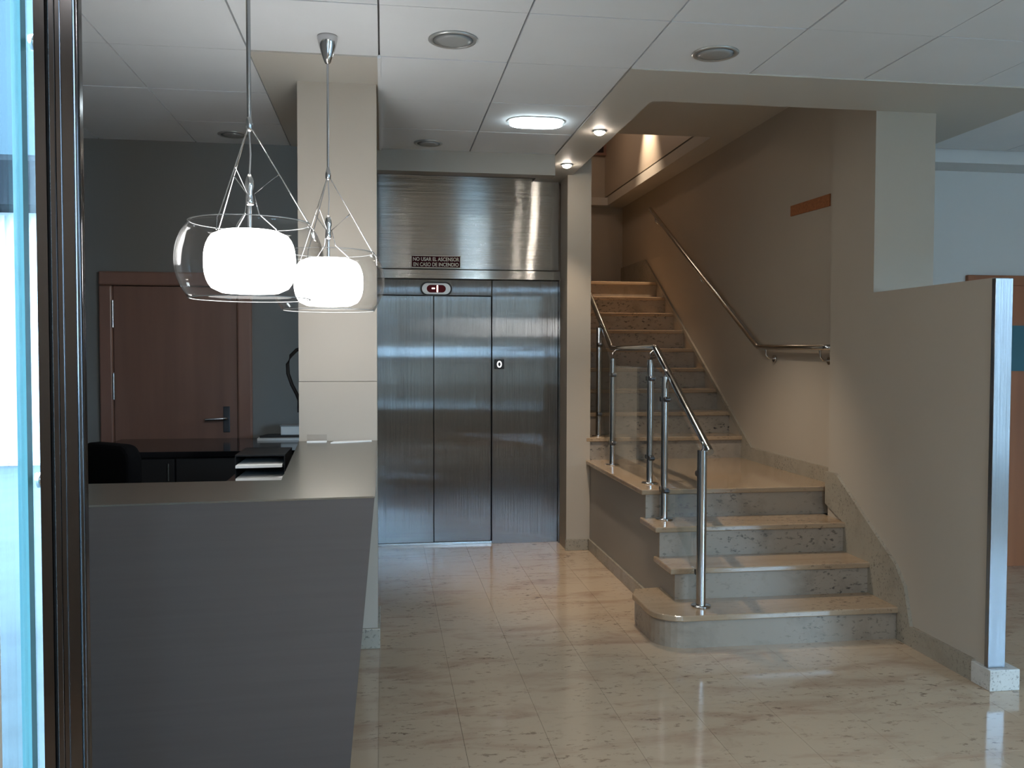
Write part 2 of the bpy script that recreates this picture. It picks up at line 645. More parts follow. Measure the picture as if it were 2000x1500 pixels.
# ------------------------------------------------------------------ walls
mb = MB()
mb.prism([(-0.50, 1.545), (-1.96, 6.18), (-2.12, 6.18), (-0.535, 1.545)], 0, 3.0)
struct(mb.build('wall_left', M['paint_grey']))
mb = MB()
mb.box(-0.60, -0.53, FRONT_Y, 1.325, 0, 3.0)
struct(mb.build('wall_left_front', M['paint']))
mb = MB()       # back wall of the reception, with the door opening
DX0, DX1, DZ = -1.79, -0.875, 2.035
for (a, b, c, d) in ((-2.15, DX0, 0, 3.0), (DX1, -0.06, 0, 3.0), (DX0, DX1, DZ, 3.0)):
    mb.box(a, b, 6.12, 6.22, c, d)
mb.box(-0.16, -0.06, 6.22, 7.35, 0, 3.0)
mb.box(-2.15, -0.16, 6.22, 6.28, 0, 3.0)
struct(mb.build('wall_back', M['paint_grey']))
mb = MB()
mb.box(-0.16, 1.456, 7.20, 7.30, 0, 3.3)
struct(mb.build('wall_elevator', M['paint']))
# pilaster between the elevator and the stairs
mb = MB()
mb.box(1.400, 1.586, 6.78, 7.045, 0, 3.3)
mb.box(1.458, 1.586, 7.045, 10.5, 0, 3.3)
struct(mb.build('wall_pilaster', M['paint']))
# stair wall right, near wall and column
mb = MB()
mb.box(2.84, 2.96, 5.22, 10.62, 0, 3.45)
struct(mb.build('wall_right', M['paint']))
mb = MB()
mb.box(2.742, 3.105, 4.737, 5.225, 0, ZC + 0.36)
struct(mb.build('wall_column', M['paint']), 'full height column at the end of the low partition')
mb = MB()
mb.box(2.742, 2.813, 3.724, 4.737, 0, 1.878)
struct(mb.build('wall_partition', M['paint']), 'low taupe partition wall beside the stairs')
# wall and ceiling of the stairwell
mb = MB()
mb.box(1.0, 2.96, 10.5, 10.62, 0, 5.0)
struct(mb.build('wall_stairwell', M['paint']))
ZS = 3.272
mb = MB()
mb.box(1.30, 2.96, 4.5, 6.98, ZS, ZS + 0.10)
mb.box(2.62, 2.96, 6.98, 10.5, ZS, ZS + 0.10)
mb.box(1.30, 2.62, 10.36, 10.5, ZS + 0.0, ZS + 0.09)
struct(mb.build('ceiling_stairwell', M['plaster']))
mb = MB()
mb.box(2.62, 2.72, 6.4, 10.5, ZS + 0.115, 5.0)
struct(mb.build('wall_upper', M['paint_pillar']))
mb = MB()
mb.box(1.0, 1.30, 6.4, 10.5, ZS, 5.0)
mb.box(1.0, 2.72, 6.4, 6.5, ZS + 0.1, 5.0)
mb.box(1.0, 2.72, 6.4, 10.6, 4.25, 4.8)
mb.box(1.30, 1.46, 6.9, 10.5, 3.275, ZS + 0.1)
mb.box(1.30, 1.46, 7.16, 10.5, 3.0, 3.275)
mb.box(2.72, 2.96, 6.4, 10.6, ZS + 0.1, 4.8)
struct(mb.build('wall_upper_landing', M['paint']))
# right hall
RY = 5.86
mb = MB()
RDX0, RDX1 = 4.10, 5.10
for (a, b, c, d) in ((2.96, RDX0, 0, 3.0), (RDX1, 6.6, 0, 3.0), (RDX0, RDX1, 2.07, 3.0)):
    mb.box(a, b, RY, RY + 0.12, c, d)
mb.box(2.96, 6.6, RY + 0.12, RY + 0.18, 0, 3.0)
struct(mb.build('wall_hall', M['paint_white']))
mb = MB()
mb.box(6.5, 6.62, -1.3, 6.0, 0, 3.0)
struct(mb.build('wall_hall_right', M['paint_white']))
# street front behind the camera, with its glazed openings
mb = MB()
xs = -0.60
edges = [xs]
for (a, b, c, d) in FRONT_OPEN:
    mb.box(edges[-1], a, FRONT_Y - 0.1, FRONT_Y, 0, 3.0)
    mb.box(a, b, FRONT_Y - 0.1, FRONT_Y, d, 3.0)
    if c > 0:
        mb.box(a, b, FRONT_Y - 0.1, FRONT_Y, 0, c)
    edges.append(b)
mb.box(edges[-1], 6.62, FRONT_Y - 0.1, FRONT_Y, 0, 3.0)
struct(mb.build('wall_front', M['paint']))
for k, (a, b, c, d) in enumerate(FRONT_OPEN):
    w = root('window_%d' % (k + 3))
    m_ = MB()
    t = 0.04
    m_.box(a, a + t, FRONT_Y - 0.07, FRONT_Y - 0.03, c, d)
    m_.box(b - t, b, FRONT_Y - 0.07, FRONT_Y - 0.03, c, d)
    m_.box(a + t, b - t, FRONT_Y - 0.07, FRONT_Y - 0.03, d - t, d)
    m_.box(a + t, b - t, FRONT_Y - 0.07, FRONT_Y - 0.03, c, c + t)
    m_.build('window_frame', M['steel'], w)
    m_ = MB()
    m_.box(a + t, b - t, FRONT_Y - 0.055, FRONT_Y - 0.045, c + t, d - t)
    m_.build('pane', M['glass'], w)

# ------------------------------------------------------------------ pillar
pil = root('pillar', 'square beige pillar rising from the reception counter')
mb = MB()
mb.box(-0.426, -0.033, 4.656, 5.05, 0.0, 1.383)
mb.build('lower_cladding', M['paint_pillar'], pil)
mb = MB()
mb.box(-0.426, -0.033, 4.656, 5.05, 1.3855, ZC)
mb.build('upper_cladding', M['paint_pillar'], pil)
mb = MB()
mb.box(-0.432, -0.020, 4.640, 5.06, 0.0, 0.105, 0.003)
mb.build('plinth', M['skirt'], pil)

# ------------------------------------------------------------------ staircase
stair = thing('staircase', 'stone staircase with a landing, rising behind the glass balustrade', 'staircase', (2.15, 4.41, 0))
RH = 0.175
Y1 = [4.43, 4.72, 5.00, 5.285]
XL, XR1, XR2 = 1.585, 2.742, 2.842


def arc(cx, cyy, r, a0, a1, n):
    return [(cx + r * math.cos(math.radians(a0 + (a1 - a0) * k / n)), cyy + r * math.sin(math.radians(a0 + (a1 - a0) * k / n))) for k in range(n + 1)]


def step1(o):
    return [(XR1, 4.41 + o)] + arc(1.385 + o + 0.17, 4.41 + o + 0.17, 0.17, 270, 180, 8) + [(1.385 + o, 4.86), (1.43, 4.97), (1.60, 4.99), (1.60, 4.74), (XR1, 4.74)]


mb = MB()
mb.prism(step1(0.0), RH - 0.032, RH, bev=0.006)
mb.build('tread', M['tread'], stair)
mb = MB()
mb.prism(step1(0.018), 0.0, RH - 0.032)
mb.build('riser', M['riser'], stair)
for k in (2, 3):
    yf, yb = Y1[k - 1], Y1[k]
    mb = MB()
    mb.box(XL - 0.03, XR1, yf - 0.022, yb + 0.02, RH * k - 0.032, RH * k, 0.006)
    mb.build('tread', M['tread'], stair)
    mb = MB()
    mb.box(XL, XR1, yf - 0.003, yf + 0.02, RH * (k - 1), RH * k - 0.032)
    mb.build('riser', M['riser'], stair)
ZL = 0.70
YF2 = 6.80
mb = MB()
mb.prism([(XL - 0.03, Y1[3] - 0.022), (XR1, Y1[3] - 0.022), (XR1, 5.225), (XR2, 5.225), (XR2, YF2 + 0.03), (XL - 0.03, YF2 + 0.03)] if Y1[3] - 0.022 < 5.225 else
         [(XL - 0.03, Y1[3] - 0.022), (XR2, Y1[3] - 0.022), (XR2, YF2 + 0.03), (XL - 0.03, YF2 + 0.03)], ZL - 0.032, ZL, bev=0.006)
mb.build('landing', M['tread'], stair)
mb = MB()
mb.box(XL, XR2, Y1[3] - 0.003, Y1[3] + 0.02, RH * 3, ZL - 0.032)
mb.build('riser', M['riser'], stair)
TR = 0.29
for k in range(1, 10):
    yf = YF2 + TR * (k - 1)
    yb = yf + TR + 0.02 if k < 9 else 10.5
    z = ZL + RH * k
    mb = MB()
    mb.box(1.5865 if k > 1 else 1.556, XR2, yf - 0.022, yb, z - 0.032, z, 0.006)
    mb.build('tread', M['tread'], stair)
    mb = MB()
    mb.box(1.5865, XR2, yf, yf + 0.02, z - RH, z - 0.032)
    mb.build('riser', M['riser'], stair)
# painted flank of the lower flight
mb = MB()
flank = [(4.90, 0), (6.80, 0), (6.80, ZL - 0.032), (Y1[3], ZL - 0.032), (Y1[3], 0.525 - 0.032), (Y1[2], 0.525 - 0.032), (Y1[2], 0.35 - 0.032), (Y1[1], 0.35 - 0.032), (Y1[1], 0.175), (4.90, 0.175)]
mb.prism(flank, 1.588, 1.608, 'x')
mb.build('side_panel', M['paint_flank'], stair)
mb = MB()
mb.box(1.572, 1.588, 4.99, 6.78, 0, 0.088, 0.003)
mb.build('skirting', M['skirt'], stair)
# sloping stone skirting along the walls
mb = MB()
mb.prism([(5.225, 0.60), (5.225, 0.80), (5.10, 0.80), (4.45, 0.40), (4.36, 0.30), (4.30, 0.105), (3.80, 0.105), (3.80, 0.0), (4.42, 0.0), (4.42, 0.17), (4.72, 0.17), (4.72, 0.35), (5.0, 0.35), (5.0, 0.52)], 2.722, 2.742, 'x')
mb.build('skirting', M['skirt'], stair)
mb = MB()
sk = [(5.225, 0.70), (5.225, 0.80), (6.60, 0.80)]
sk += [(6.60 + 2.9, 0.80 + 2.9 * RH / TR), (10.5, 0.80 + 2.9 * RH / TR), (10.5, 2.275), (9.12, 2.275), (6.80, 0.875), (6.80, 0.70)]
mb.prism(sk, 2.822, 2.842, 'x')
mb.build('skirting', M['skirt'], stair)
mb = MB()
mb.box(1.392, 1.571, 6.766, 6.7795, 0, 0.088, 0.003)
struct(mb.build('baseboard_pilaster', M['skirt']))

def stadium(cx, cz, w, h, n=10):
    r = h / 2
    pts = []
    for k in range(n + 1):
        a = -PI / 2 + PI * k / n
        pts.append((cx + w / 2 - r + r * math.cos(a), cz + r * math.sin(a)))
    for k in range(n + 1):
        a = PI / 2 + PI * k / n
        pts.append((cx - w / 2 + r + r * math.cos(a), cz + r * math.sin(a)))
    return pts


# ------------------------------------------------------------------ balustrade
PX = 1.683
bal = thing('balustrade', 'stainless steel balustrade with clear glass panes on the open stair side', 'railing', (PX, 4.575, 0.175))
posts = [(4.575, 0.175, 1.085, 0.026, 1.03), (5.223, 0.525, 1.46, 0.021, 1.392), (5.523, 0.70, 1.56, 0.021, 1.555), (6.471, 0.70, 1.56, 0.021, 1.562), (6.905, 0.875, 1.80, 0.021, 1.735)]
for n_, (y, z0, z1, r, zr_) in enumerate(posts):
    mb = MB()
    mb.tube([(PX, y, z0 + 0.008), (PX, y, z1 - 0.07)], r, 16)
    p = mb.build('post', M['rail'], bal)
    mb = MB()
    mb.tube([(PX, y, z1 - 0.075), (PX + 0.004, y, z1 - 0.03), (1.716, y + 0.01, zr_)], 0.008, 10)
    q = mb.build('spigot', M['rail'], p)
    mb = MB()
    mb.lathe([(0.052, 0), (0.052, 0.007), (0.03, 0.010)], (PX, y, z0), 20)
    mb.build('base_plate', M['rail'], p)
    hh = z1 - z0
    for cz in (z0 + 0.17 * hh + 0.02, z0 + 0.78 * hh):
        for s in (-1, 1):
            if n_ == 0 and s < 0 or n_ == 4 and s > 0:
                continue
            mb = MB()
            mb.prism(stadium(y + s * (r + 0.016), cz, 0.044, 0.032, 6), PX - 0.017, PX + 0.017, 'x', bev=0.004)
            mb.build('glass_clamp', M['steel_dark'], p)
RX = 1.720
rail = [(4.555, 1.005), (5.54, 1.570), (6.64, 1.568), (9.45, 3.26)]
mb = MB()


def rounded(pts, r=0.04):
    out = [pts[0]]
    for i in range(1, len(pts) - 1):
        a, b, c = Vector(pts[i - 1]), Vector(pts[i]), Vector(pts[i + 1])
        out.append(tuple(b + (a - b).normalized() * r))
        out.append(tuple(b + ((a - b).normalized() + (c - b).normalized()) * r * 0.22))
        out.append(tuple(b + (c - b).normalized() * r))
    out.append(pts[-1])
    return out


mb.tube(rounded([(RX, y, z) for y, z in rail]), 0.0215, 16)
mb.build('handrail', M['rail'], bal)
panes = [[(4.625, 0.30), (5.175, 0.63), (5.175, 1.36), (4.625, 1.02)],
         [(5.57, 0.79), (6.425, 0.79), (6.425, 1.44), (5.57, 1.44)],
         [(6.515, 0.80), (6.86, 0.98), (6.86, 1.66), (6.515, 1.47)],
         [(5.262, 0.72), (5.484, 0.78), (5.484, 1.46), (5.262, 1.40)]]
for p in panes:
    mb = MB()
    mb.prism(p, PX - 0.004, PX + 0.004, 'x')
    mb.build('glass_pane', M['glass'], bal)

# wall handrail
wr = thing('wall_handrail', 'steel handrail fixed to the stair wall on the right', 'handrail', (2.75, 5.28, 1.57))
mb = MB()
mb.tube(rounded([(2.838, 5.30, 1.570), (2.765, 5.30, 1.570), (2.765, 6.36, 1.580), (2.765, 9.12, 3.035)], 0.035), 0.0205, 14)
mb.build('rail', M['rail'], wr)
for y, zr in ((5.40, 1.571), (6.22, 1.579), (7.6, 2.235), (8.95, 2.945)):
    mb = MB()
    mb.tube([(2.765, y, zr - 0.012), (2.768, y, zr - 0.06), (2.79, y, zr - 0.082), (2.838, y, zr - 0.085)], 0.007, 10)
    mb.lathe([(0.026, -0.012), (0.026, 0.0)], (2.838, y, zr - 0.085), 18, axis='x')
    mb.build('bracket', M['chrome'], wr)

# orange sign on the stair wall
mb = MB()
mb.prism([(5.43, 2.478), (5.99, 2.494), (5.99, 2.566), (5.43, 2.556)], 2.832, 2.841, 'x')
tag(mb.build('wall_sign', M['cork']), 'long narrow orange-brown sign high on the stair wall', 'sign')

# ------------------------------------------------------------------ elevator
EY = 7.10
lift = thing('elevator', 'brushed stainless steel elevator front with two sliding door panels', 'elevator', (0.7, EY, 0))
mb = MB()
mb.box(-0.056, 1.392, EY - 0.012, 7.19, 2.192, 2.918)
mb.build('header_panel', M['steel_h'], lift)
mb = MB()
mb.box(-0.056, 1.40, EY - 0.045, 7.19, 2.112, 2.182, 0.002)
mb.build('header_band', M['steel_h'], lift)
mb = MB()
mb.box(1.392, 1.455, EY - 0.045, 7.19, 0.0, 2.110, 0.002)
mb.build('jamb', M['steel_v'], lift)
mb = MB()
mb.box(-0.056, 0.853, EY, 7.19, 1.985, 2.108, 0.0015)
mb.build('transom', M['steel_v'], lift)
mb = MB()
mb.box(0.859, 1.390, EY, 7.19, 0.0, 2.108, 0.0015)
mb.build('side_panel', M['steel_v'], lift)
for a, b, yo in ((-0.052, 0.391, 0.012), (0.397, 0.851, 0.018)):
    mb = MB()
    mb.box(a, b, EY + yo, EY + yo + 0.03, 0.022, 1.980, 0.0015)
    mb.build('door', M['steel_v'], lift)
mb = MB()
mb.box(-0.056, 0.856, EY - 0.01, EY + 0.07, 0.0, 0.014, 0.001)
mb.box(-0.056, 0.856, EY + 0.005, EY + 0.011, 0.014, 0.020)
mb.build('sill', M['steel'], lift)
mb = MB()
mb.box(-0.056, 0.856, EY + 0.08, 7.19, 0.0, 1.985)  # solid black block put in for the shade of the shaft
lab(mb.build('shaft_shade', M['rubber'], lift), 'black block standing in for the shade behind the door panels')


mb = MB()
mb.prism(stadium(0.413, 2.035, 0.250, 0.110), EY - 0.012, EY + 0.002, 'y')
disp = lab(mb.build('floor_display', M['black'], lift), 'black oval floor display showing -1')
mb = MB()
mb.prism(stadium(0.413, 2.035, 0.224, 0.086), EY - 0.017, EY - 0.010, 'y')
mb.build('bezel', M['silver'], disp)
mb = MB()
mb.prism(stadium(0.413, 2.035, 0.150, 0.060), EY - 0.019, EY - 0.014, 'y')
mb.build('screen', M['display_red'], disp)
mb = MB()
mb.box(0.377, 0.402, EY - 0.0215, EY - 0.018, 2.032, 2.042, 0.002)
mb.build('digit', M['digit'], disp)
mb = MB()
mb.box(0.416, 0.427, EY - 0.0215, EY - 0.018, 2.008, 2.062, 0.002)
mb.build('digit', M['digit'], disp)
mb = MB()
mb.box(0.876, 0.954, EY - 0.012, EY + 0.002, 1.402, 1.480, 0.004)
cbut = lab(mb.build('call_button', M['black'], lift), 'small black call button plate marked 0')
mb = MB()
b_ = [(0.010, -0.002), (0.018, -0.002), (0.018, 0.0), (0.010, 0.0)]
bm_ = bmesh.new()
ring_in = [(0.915 + 0.0115 * math.cos(2 * PI * k / 24), 1.441 + 0.018 * math.sin(2 * PI * k / 24)) for k in range(24)]
ring_out = [(0.915 + 0.0185 * math.cos(2 * PI * k / 24), 1.441 + 0.026 * math.sin(2 * PI * k / 24)) for k in range(24)]
for ya, yb in ((EY - 0.0145, EY - 0.0125),):
    vi = [[bm_.verts.new((p[0], y_, p[1])) for p in rr] for y_ in (ya, yb) for rr in (ring_in, ring_out)]
    for k in range(24):
        k2 = (k + 1) % 24
        bm_.faces.new((vi[0][k], vi[0][k2], vi[1][k2], vi[1][k]))
        bm_.faces.new((vi[2][k], vi[2][k2], vi[3][k2], vi[3][k]))
        bm_.faces.new((vi[0][k], vi[0][k2], vi[2][k2], vi[2][k]))
        bm_.faces.new((vi[1][k], vi[1][k2], vi[3][k2], vi[3][k]))
mb._merge(bm_)
mb.build('numeral', M['ring'], cbut)

# sign on the header
mb = MB()
mb.box(0.218, 0.604, EY - 0.016, EY - 0.0125, 2.198, 2.294)
sg = tag(mb.build('warning_sign', M['white_ink']), 'maroon warning sign with two rows of white capitals above the elevator doors', 'sign')
mb = MB()
mb.box(0.222, 0.600, EY - 0.0172, EY - 0.0155, 2.203, 2.289)
mb.build('sign_face', M['maroon'], sg)
for txt, zz, w in (('NO USAR EL ASCENSOR', 2.252, 0.362), ('EN CASO DE INCENDIO', 2.211, 0.355)):
    cu = bpy.data.curves.new('lettering', 'FONT')
    cu.body = txt
    cu.align_x = 'CENTER'
    cu.size = 0.040
    cu.offset = 0.0008
    cu.extrude = 0.0002
    tmp = bpy.data.objects.new('lettering_curve', cu)
    col.objects.link(tmp)
    bpy.context.view_layer.update()
    me = bpy.data.meshes.new_from_object(tmp.evaluated_get(bpy.context.evaluated_depsgraph_get()))
    bpy.data.objects.remove(tmp)
    me.materials.clear()
    me.materials.append(M['white_ink'])
    o = bpy.data.objects.new('lettering', me)
    col.objects.link(o)
    xs_ = [v.co.x for v in me.vertices]
    sx_ = w / max(0.01, max(xs_) - min(xs_))
    o.scale = (sx_, 1.0, 1.0)
    o.rotation_euler = (PI / 2, 0, 0)
    o.location = (0.411, EY - 0.0178, zz)
    o.parent = sg

# ------------------------------------------------------------------ reception counter
ct = thing('reception_counter', 'L-shaped reception counter with dark metal front and grey metallic top', 'counter', (-0.5, 2.9, 0))
mb = MB()
mb.prism([(-0.893, 2.778), (-0.027, 2.845), (-0.030, 4.655), (-0.430, 4.655), (-0.420, 4.52), (-0.360, 3.25), (-1.035, 3.235)], 1.0745, 1.080)
mb.build('countertop', M['counter_top'], ct)
mb = MB()
b = bmesh.new()
P = [(-0.886, 2.781, 1.0745), (-0.029, 2.847, 1.0745), (-0.128, 2.935, 0.0), (-0.905, 2.87, 0.0)]
Q = [(p[0] - 0.0, p[1] + 0.03, p[2]) for p in P]
va = [b.verts.new(p) for p in P]
vb = [b.verts.new(p) for p in Q]
b.faces.new(va)
b.faces.new(vb[::-1])
for i in range(4):
    b.faces.new((va[i], va[(i + 1) % 4], vb[(i + 1) % 4], vb[i]))
mb._merge(b)
mb.build('front_panel', M['counter_front'], ct)
mb = MB()
b = bmesh.new()
P = [(-0.032, 2.880, 1.0745), (-0.032, 4.63, 1.0745), (-0.128, 4.63, 0.0), (-0.128, 2.967, 0.0)]
Q = [(p[0] - 0.03, p[1], p[2]) for p in P]
va = [b.verts.new(p) for p in P]
vb = [b.verts.new(p) for p in Q]
b.faces.new(va)
b.faces.new(vb[::-1])
for i in range(4):
    b.faces.new((va[i], va[(i + 1) % 4], vb[(i + 1) % 4], vb[i]))
mb._merge(b)
mb.build('side_panel', M['counter_front'], ct)
mb = MB()
mb.box(-0.365, -0.345, 3.26, 4.60, 0.0, 1.0745)
mb.box(-1.02, -0.345, 3.215, 3.235, 0.0, 1.0745)
mb.build('inner_panel', M['desk_black'], ct)

# leaflets on the countertop
mb = MB()
mb.box(-0.382, -0.285, 4.585, 4.625, 1.080, 1.086)
ch = tag(mb.build('card_holder', M['paper']), 'small clear card holder standing at the left foot of the pillar', 'holder')
mb = MB()
mb.box(-0.382, -0.285, 4.606, 4.609, 1.086, 1.118)
mb.build('upright', M['acrylic'], ch)
mb = MB()
mb.prism([(-0.262, 4.53), (-0.205, 4.545), (-0.06, 4.605), (-0.062, 4.65), (-0.25, 4.60)], 1.080, 1.084)
tag(mb.build('leaflet', M['paper']), 'white leaflet lying on the countertop against the pillar', 'leaflet')

# ------------------------------------------------------------------ behind the counter
cr = thing('back_credenza', 'low glossy black cabinet along the wall behind the counter', 'cabinet', (-1.1, 5.3, 0))
mb = MB()
mb.box(-1.68, -0.20, 5.28, 6.08, 0.935, 0.968, 0.003)
mb.build('cabinet_top', M['desk_black'], cr)
mb = MB()
mb.box(-1.66, -0.22, 5.32, 6.08, 0.0, 0.935)
mb.build('body', M['desk_black'], cr)
for x0, x1 in ((-1.65, -1.18), (-1.17, -0.70), (-0.69, -0.23)):
    mb = MB()
    mb.box(x0, x1, 5.302, 5.320, 0.06, 0.925, 0.002)
    d = mb.build('door', M['black'], cr)
    mb = MB()
    mb.tube([(x1 - 0.03, 5.29, 0.80), (x1 - 0.03, 5.29, 0.90)], 0.005, 8)
    mb.build('handle', M['steel'], d)

mb = MB()
mb.box(-0.80, -0.40, 5.88, 6.06, 0.968, 0.982)
tag(mb.build('paper_stack', M['paper']), 'white paper stack lying on the black cabinet by the pillar', 'papers')
mb = MB()
mb.prism([(-0.79, 5.92), (-0.45, 5.92), (-0.45, 6.05), (-0.75, 6.05)], 0.982, 0.996)
mb.build
tag(mb.build('dark_folder', M['black']), 'dark folder on top of the paper stack', 'folder')
mb = MB()
mb.box(-0.66, -0.40, 5.94, 6.04, 0.997, 1.052, 0.003)
bx = tag(mb.build('small_box', M['paper']), 'small white box on the folder beside the pillar', 'box')
mb = MB()
mb.box(-0.665, -0.395, 5.935, 6.045, 1.0521, 1.060, 0.002)
mb.build('lid', M['paper_grey'], bx)

# low pedestal with letter trays
pd = thing('pedestal_unit', 'black pedestal unit tucked behind the counter return', 'cabinet', (-0.6, 3.9, 0))
mb = MB()
mb.box(-0.70, -0.43, 3.62, 4.50, 0.0, 0.956, 0.003)
mb.build('body', M['desk_black'], pd)
for k in range(3):
    mb = MB()
    mb.box(-0.69, -0.44, 3.605, 3.62, 0.06 + 0.29 * k, 0.33 + 0.29 * k, 0.002)
    d = mb.build('drawer', M['black'], pd)
    mb = MB()
    mb.tube([(-0.60, 3.598, 0.27 + 0.29 * k), (-0.52, 3.598, 0.27 + 0.29 * k)], 0.005, 8)
    mb.build('handle', M['steel'], d)
tr = thing('letter_tray', 'black two-slot letter tray holding white paper behind the counter', 'tray', (-0.55, 4.13, 0.956))
for nm, z0, z1 in (('shelf', 0.956, 0.960), ('shelf', 1.014, 1.018), ('top', 1.066, 1.072)):
    mb = MB()
    mb.box(-0.655, -0.445, 4.13, 4.45, z0, z1)
    mb.build(nm, M['black'], tr)
for x0, x1, y0, y1 in ((-0.659, -0.655, 4.13, 4.45), (-0.445, -0.441, 4.13, 4.45), (-0.655, -0.445, 4.446, 4.45)):
    mb = MB()
    mb.box(x0, x1, y0, y1, 0.956, 1.072)
    mb.build('panel', M['black'], tr)
for z, nm in ((0.9602, 'white paper sheets in the lower slot of the letter tray'), (1.0182, 'white paper sheets in the upper slot of the letter tray')):
    mb = MB()
    mb.prism([(-0.650, 4.085), (-0.452, 4.105), (-0.450, 4.38), (-0.647, 4.38)], z, z + 0.012)
    tag(mb.build('paper_sheets', M['paper']), nm, 'papers')

# office chair behind the counter (only its back shows)
oc = thing('office_chair', 'black office chair with rounded backrest behind the counter', 'chair', (-1.15, 4.0, 0))
mb = MB()
pts = []
for (cx, cz, a0) in ((0.17 - 0.07, 1.145 - 0.07, 0), (-0.17 + 0.07, 1.145 - 0.07, 90), (-0.17 + 0.05, 0.62 + 0.05, 180), (0.17 - 0.05, 0.62 + 0.05, 270)):
    r = 0.07 if a0 < 180 else 0.05
    pts += [(cx + r * math.cos(math.radians(a0 + 15 * k)), cz + r * math.sin(math.radians(a0 + 15 * k))) for k in range(7)]
chair_parts = []
mb.prism(pts, -0.035, 0.035, 'y', bev=0.015)
chair_parts.append(mb.build('backrest', M['fabric_black']))
mb = MB()
mb.box(-0.20, 0.20, 0.07, 0.48, 0.44, 0.52, 0.03, 3)
chair_parts.append(mb.build('seat', M['fabric_black']))
mb = MB()
mb.tube([(0, 0.03, 0.70), (0, 0.0, 0.56), (0, 0.06, 0.435), (0, 0.27, 0.43)], 0.022, 10)
chair_parts.append(mb.build('back_bracket', M['black']))
mb = MB()
mb.tube([(0, 0.27, 0.10), (0, 0.27, 0.44)], 0.025, 12)
chair_parts.append(mb.build('gas_lift', M['black']))
mb = MB()
for k in range(5):
    a = 2 * PI * k / 5 + 0.3
    mb.tube([(0, 0.27, 0.11), (0.22 * math.cos(a), 0.27 + 0.22 * math.sin(a), 0.065)], 0.02, 8, radii=[0.028, 0.016])
chair_parts.append(mb.build('star_base', M['black']))
for k in range(5):
    a = 2 * PI * k / 5 + 0.3
    mb = MB()
    mb.lathe([(0.0015, -0.02), (0.026, -0.02), (0.026, 0.02), (0.0015, 0.02)], (0.22 * math.cos(a), 0.27 + 0.22 * math.sin(a), 0.026), 14, axis='x')
    chair_parts.append(mb.build('caster', M['black']))
for o in chair_parts:
    o.parent = oc
oc.rotation_euler = (0, 0, math.radians(-39.8))

# black cable hanging on the left flank of the pillar
cb_ = thing('black_cable', 'black cable looping out from the left side of the pillar', 'cable', (-0.45, 4.85, 1.3))
mb = MB()
mb.tube([(-0.424, 4.86, 1.555), (-0.455, 4.86, 1.545), (-0.485, 4.86, 1.515), (-0.502, 4.86, 1.47), (-0.500, 4.86, 1.42), (-0.480, 4.86, 1.36), (-0.455, 4.86, 1.31), (-0.442, 4.86, 1.275)], 0.0095, 10)
mb.build('cord', M['rubber'], cb_)
mb = MB()
mb.tube([(-0.442, 4.86, 1.285), (-0.440, 4.86, 1.225)], 0.014, 10, radii=[0.010, 0.014])
mb.box(-0.452, -0.427, 4.845, 4.875, 1.215, 1.235)
mb.build('plug', M['rubber'], cb_)

# door behind the counter
d1 = root('door_1')
mb = MB()
mb.box(-1.725, -0.955, 6.105, 6.15, 0.0, 1.958, 0.002)
leaf = mb.build('door_leaf', M['wood_door'], d1)
mb = MB()
for x0, x1 in ((-1.812, -1.728), (-0.952, -0.858)):
    mb.box(x0, x1, 6.085, 6.20, 0.0, 1.962, 0.012, 3)
mb.box(-1.812, -0.858, 6.085, 6.20, 1.962, 2.052, 0.012, 3)
mb.build('door_frame', M['wood_frame'], d1)
mb = MB()
mb.box(-1.045, -1.003, 6.096, 6.106, 1.005, 1.175, 0.003)
mb.build('handle_plate', M['steel_dark'], d1)
mb = MB()
mb.tube([(-1.023, 6.10, 1.098), (-1.023, 6.05, 1.098), (-1.04, 6.045, 1.098), (-1.150, 6.045, 1.092)], 0.0095, 10)
mb.build('door_handle', M['steel'], d1)
for z0, z1 in ((1.69, 1.865), (1.225, 1.395), (0.25, 0.42)):
    mb = MB()
    mb.tube([(-1.7265, 6.092, z0), (-1.7265, 6.092, z1)], 0.009, 10)
    mb.build('hinge', M['steel'], d1)

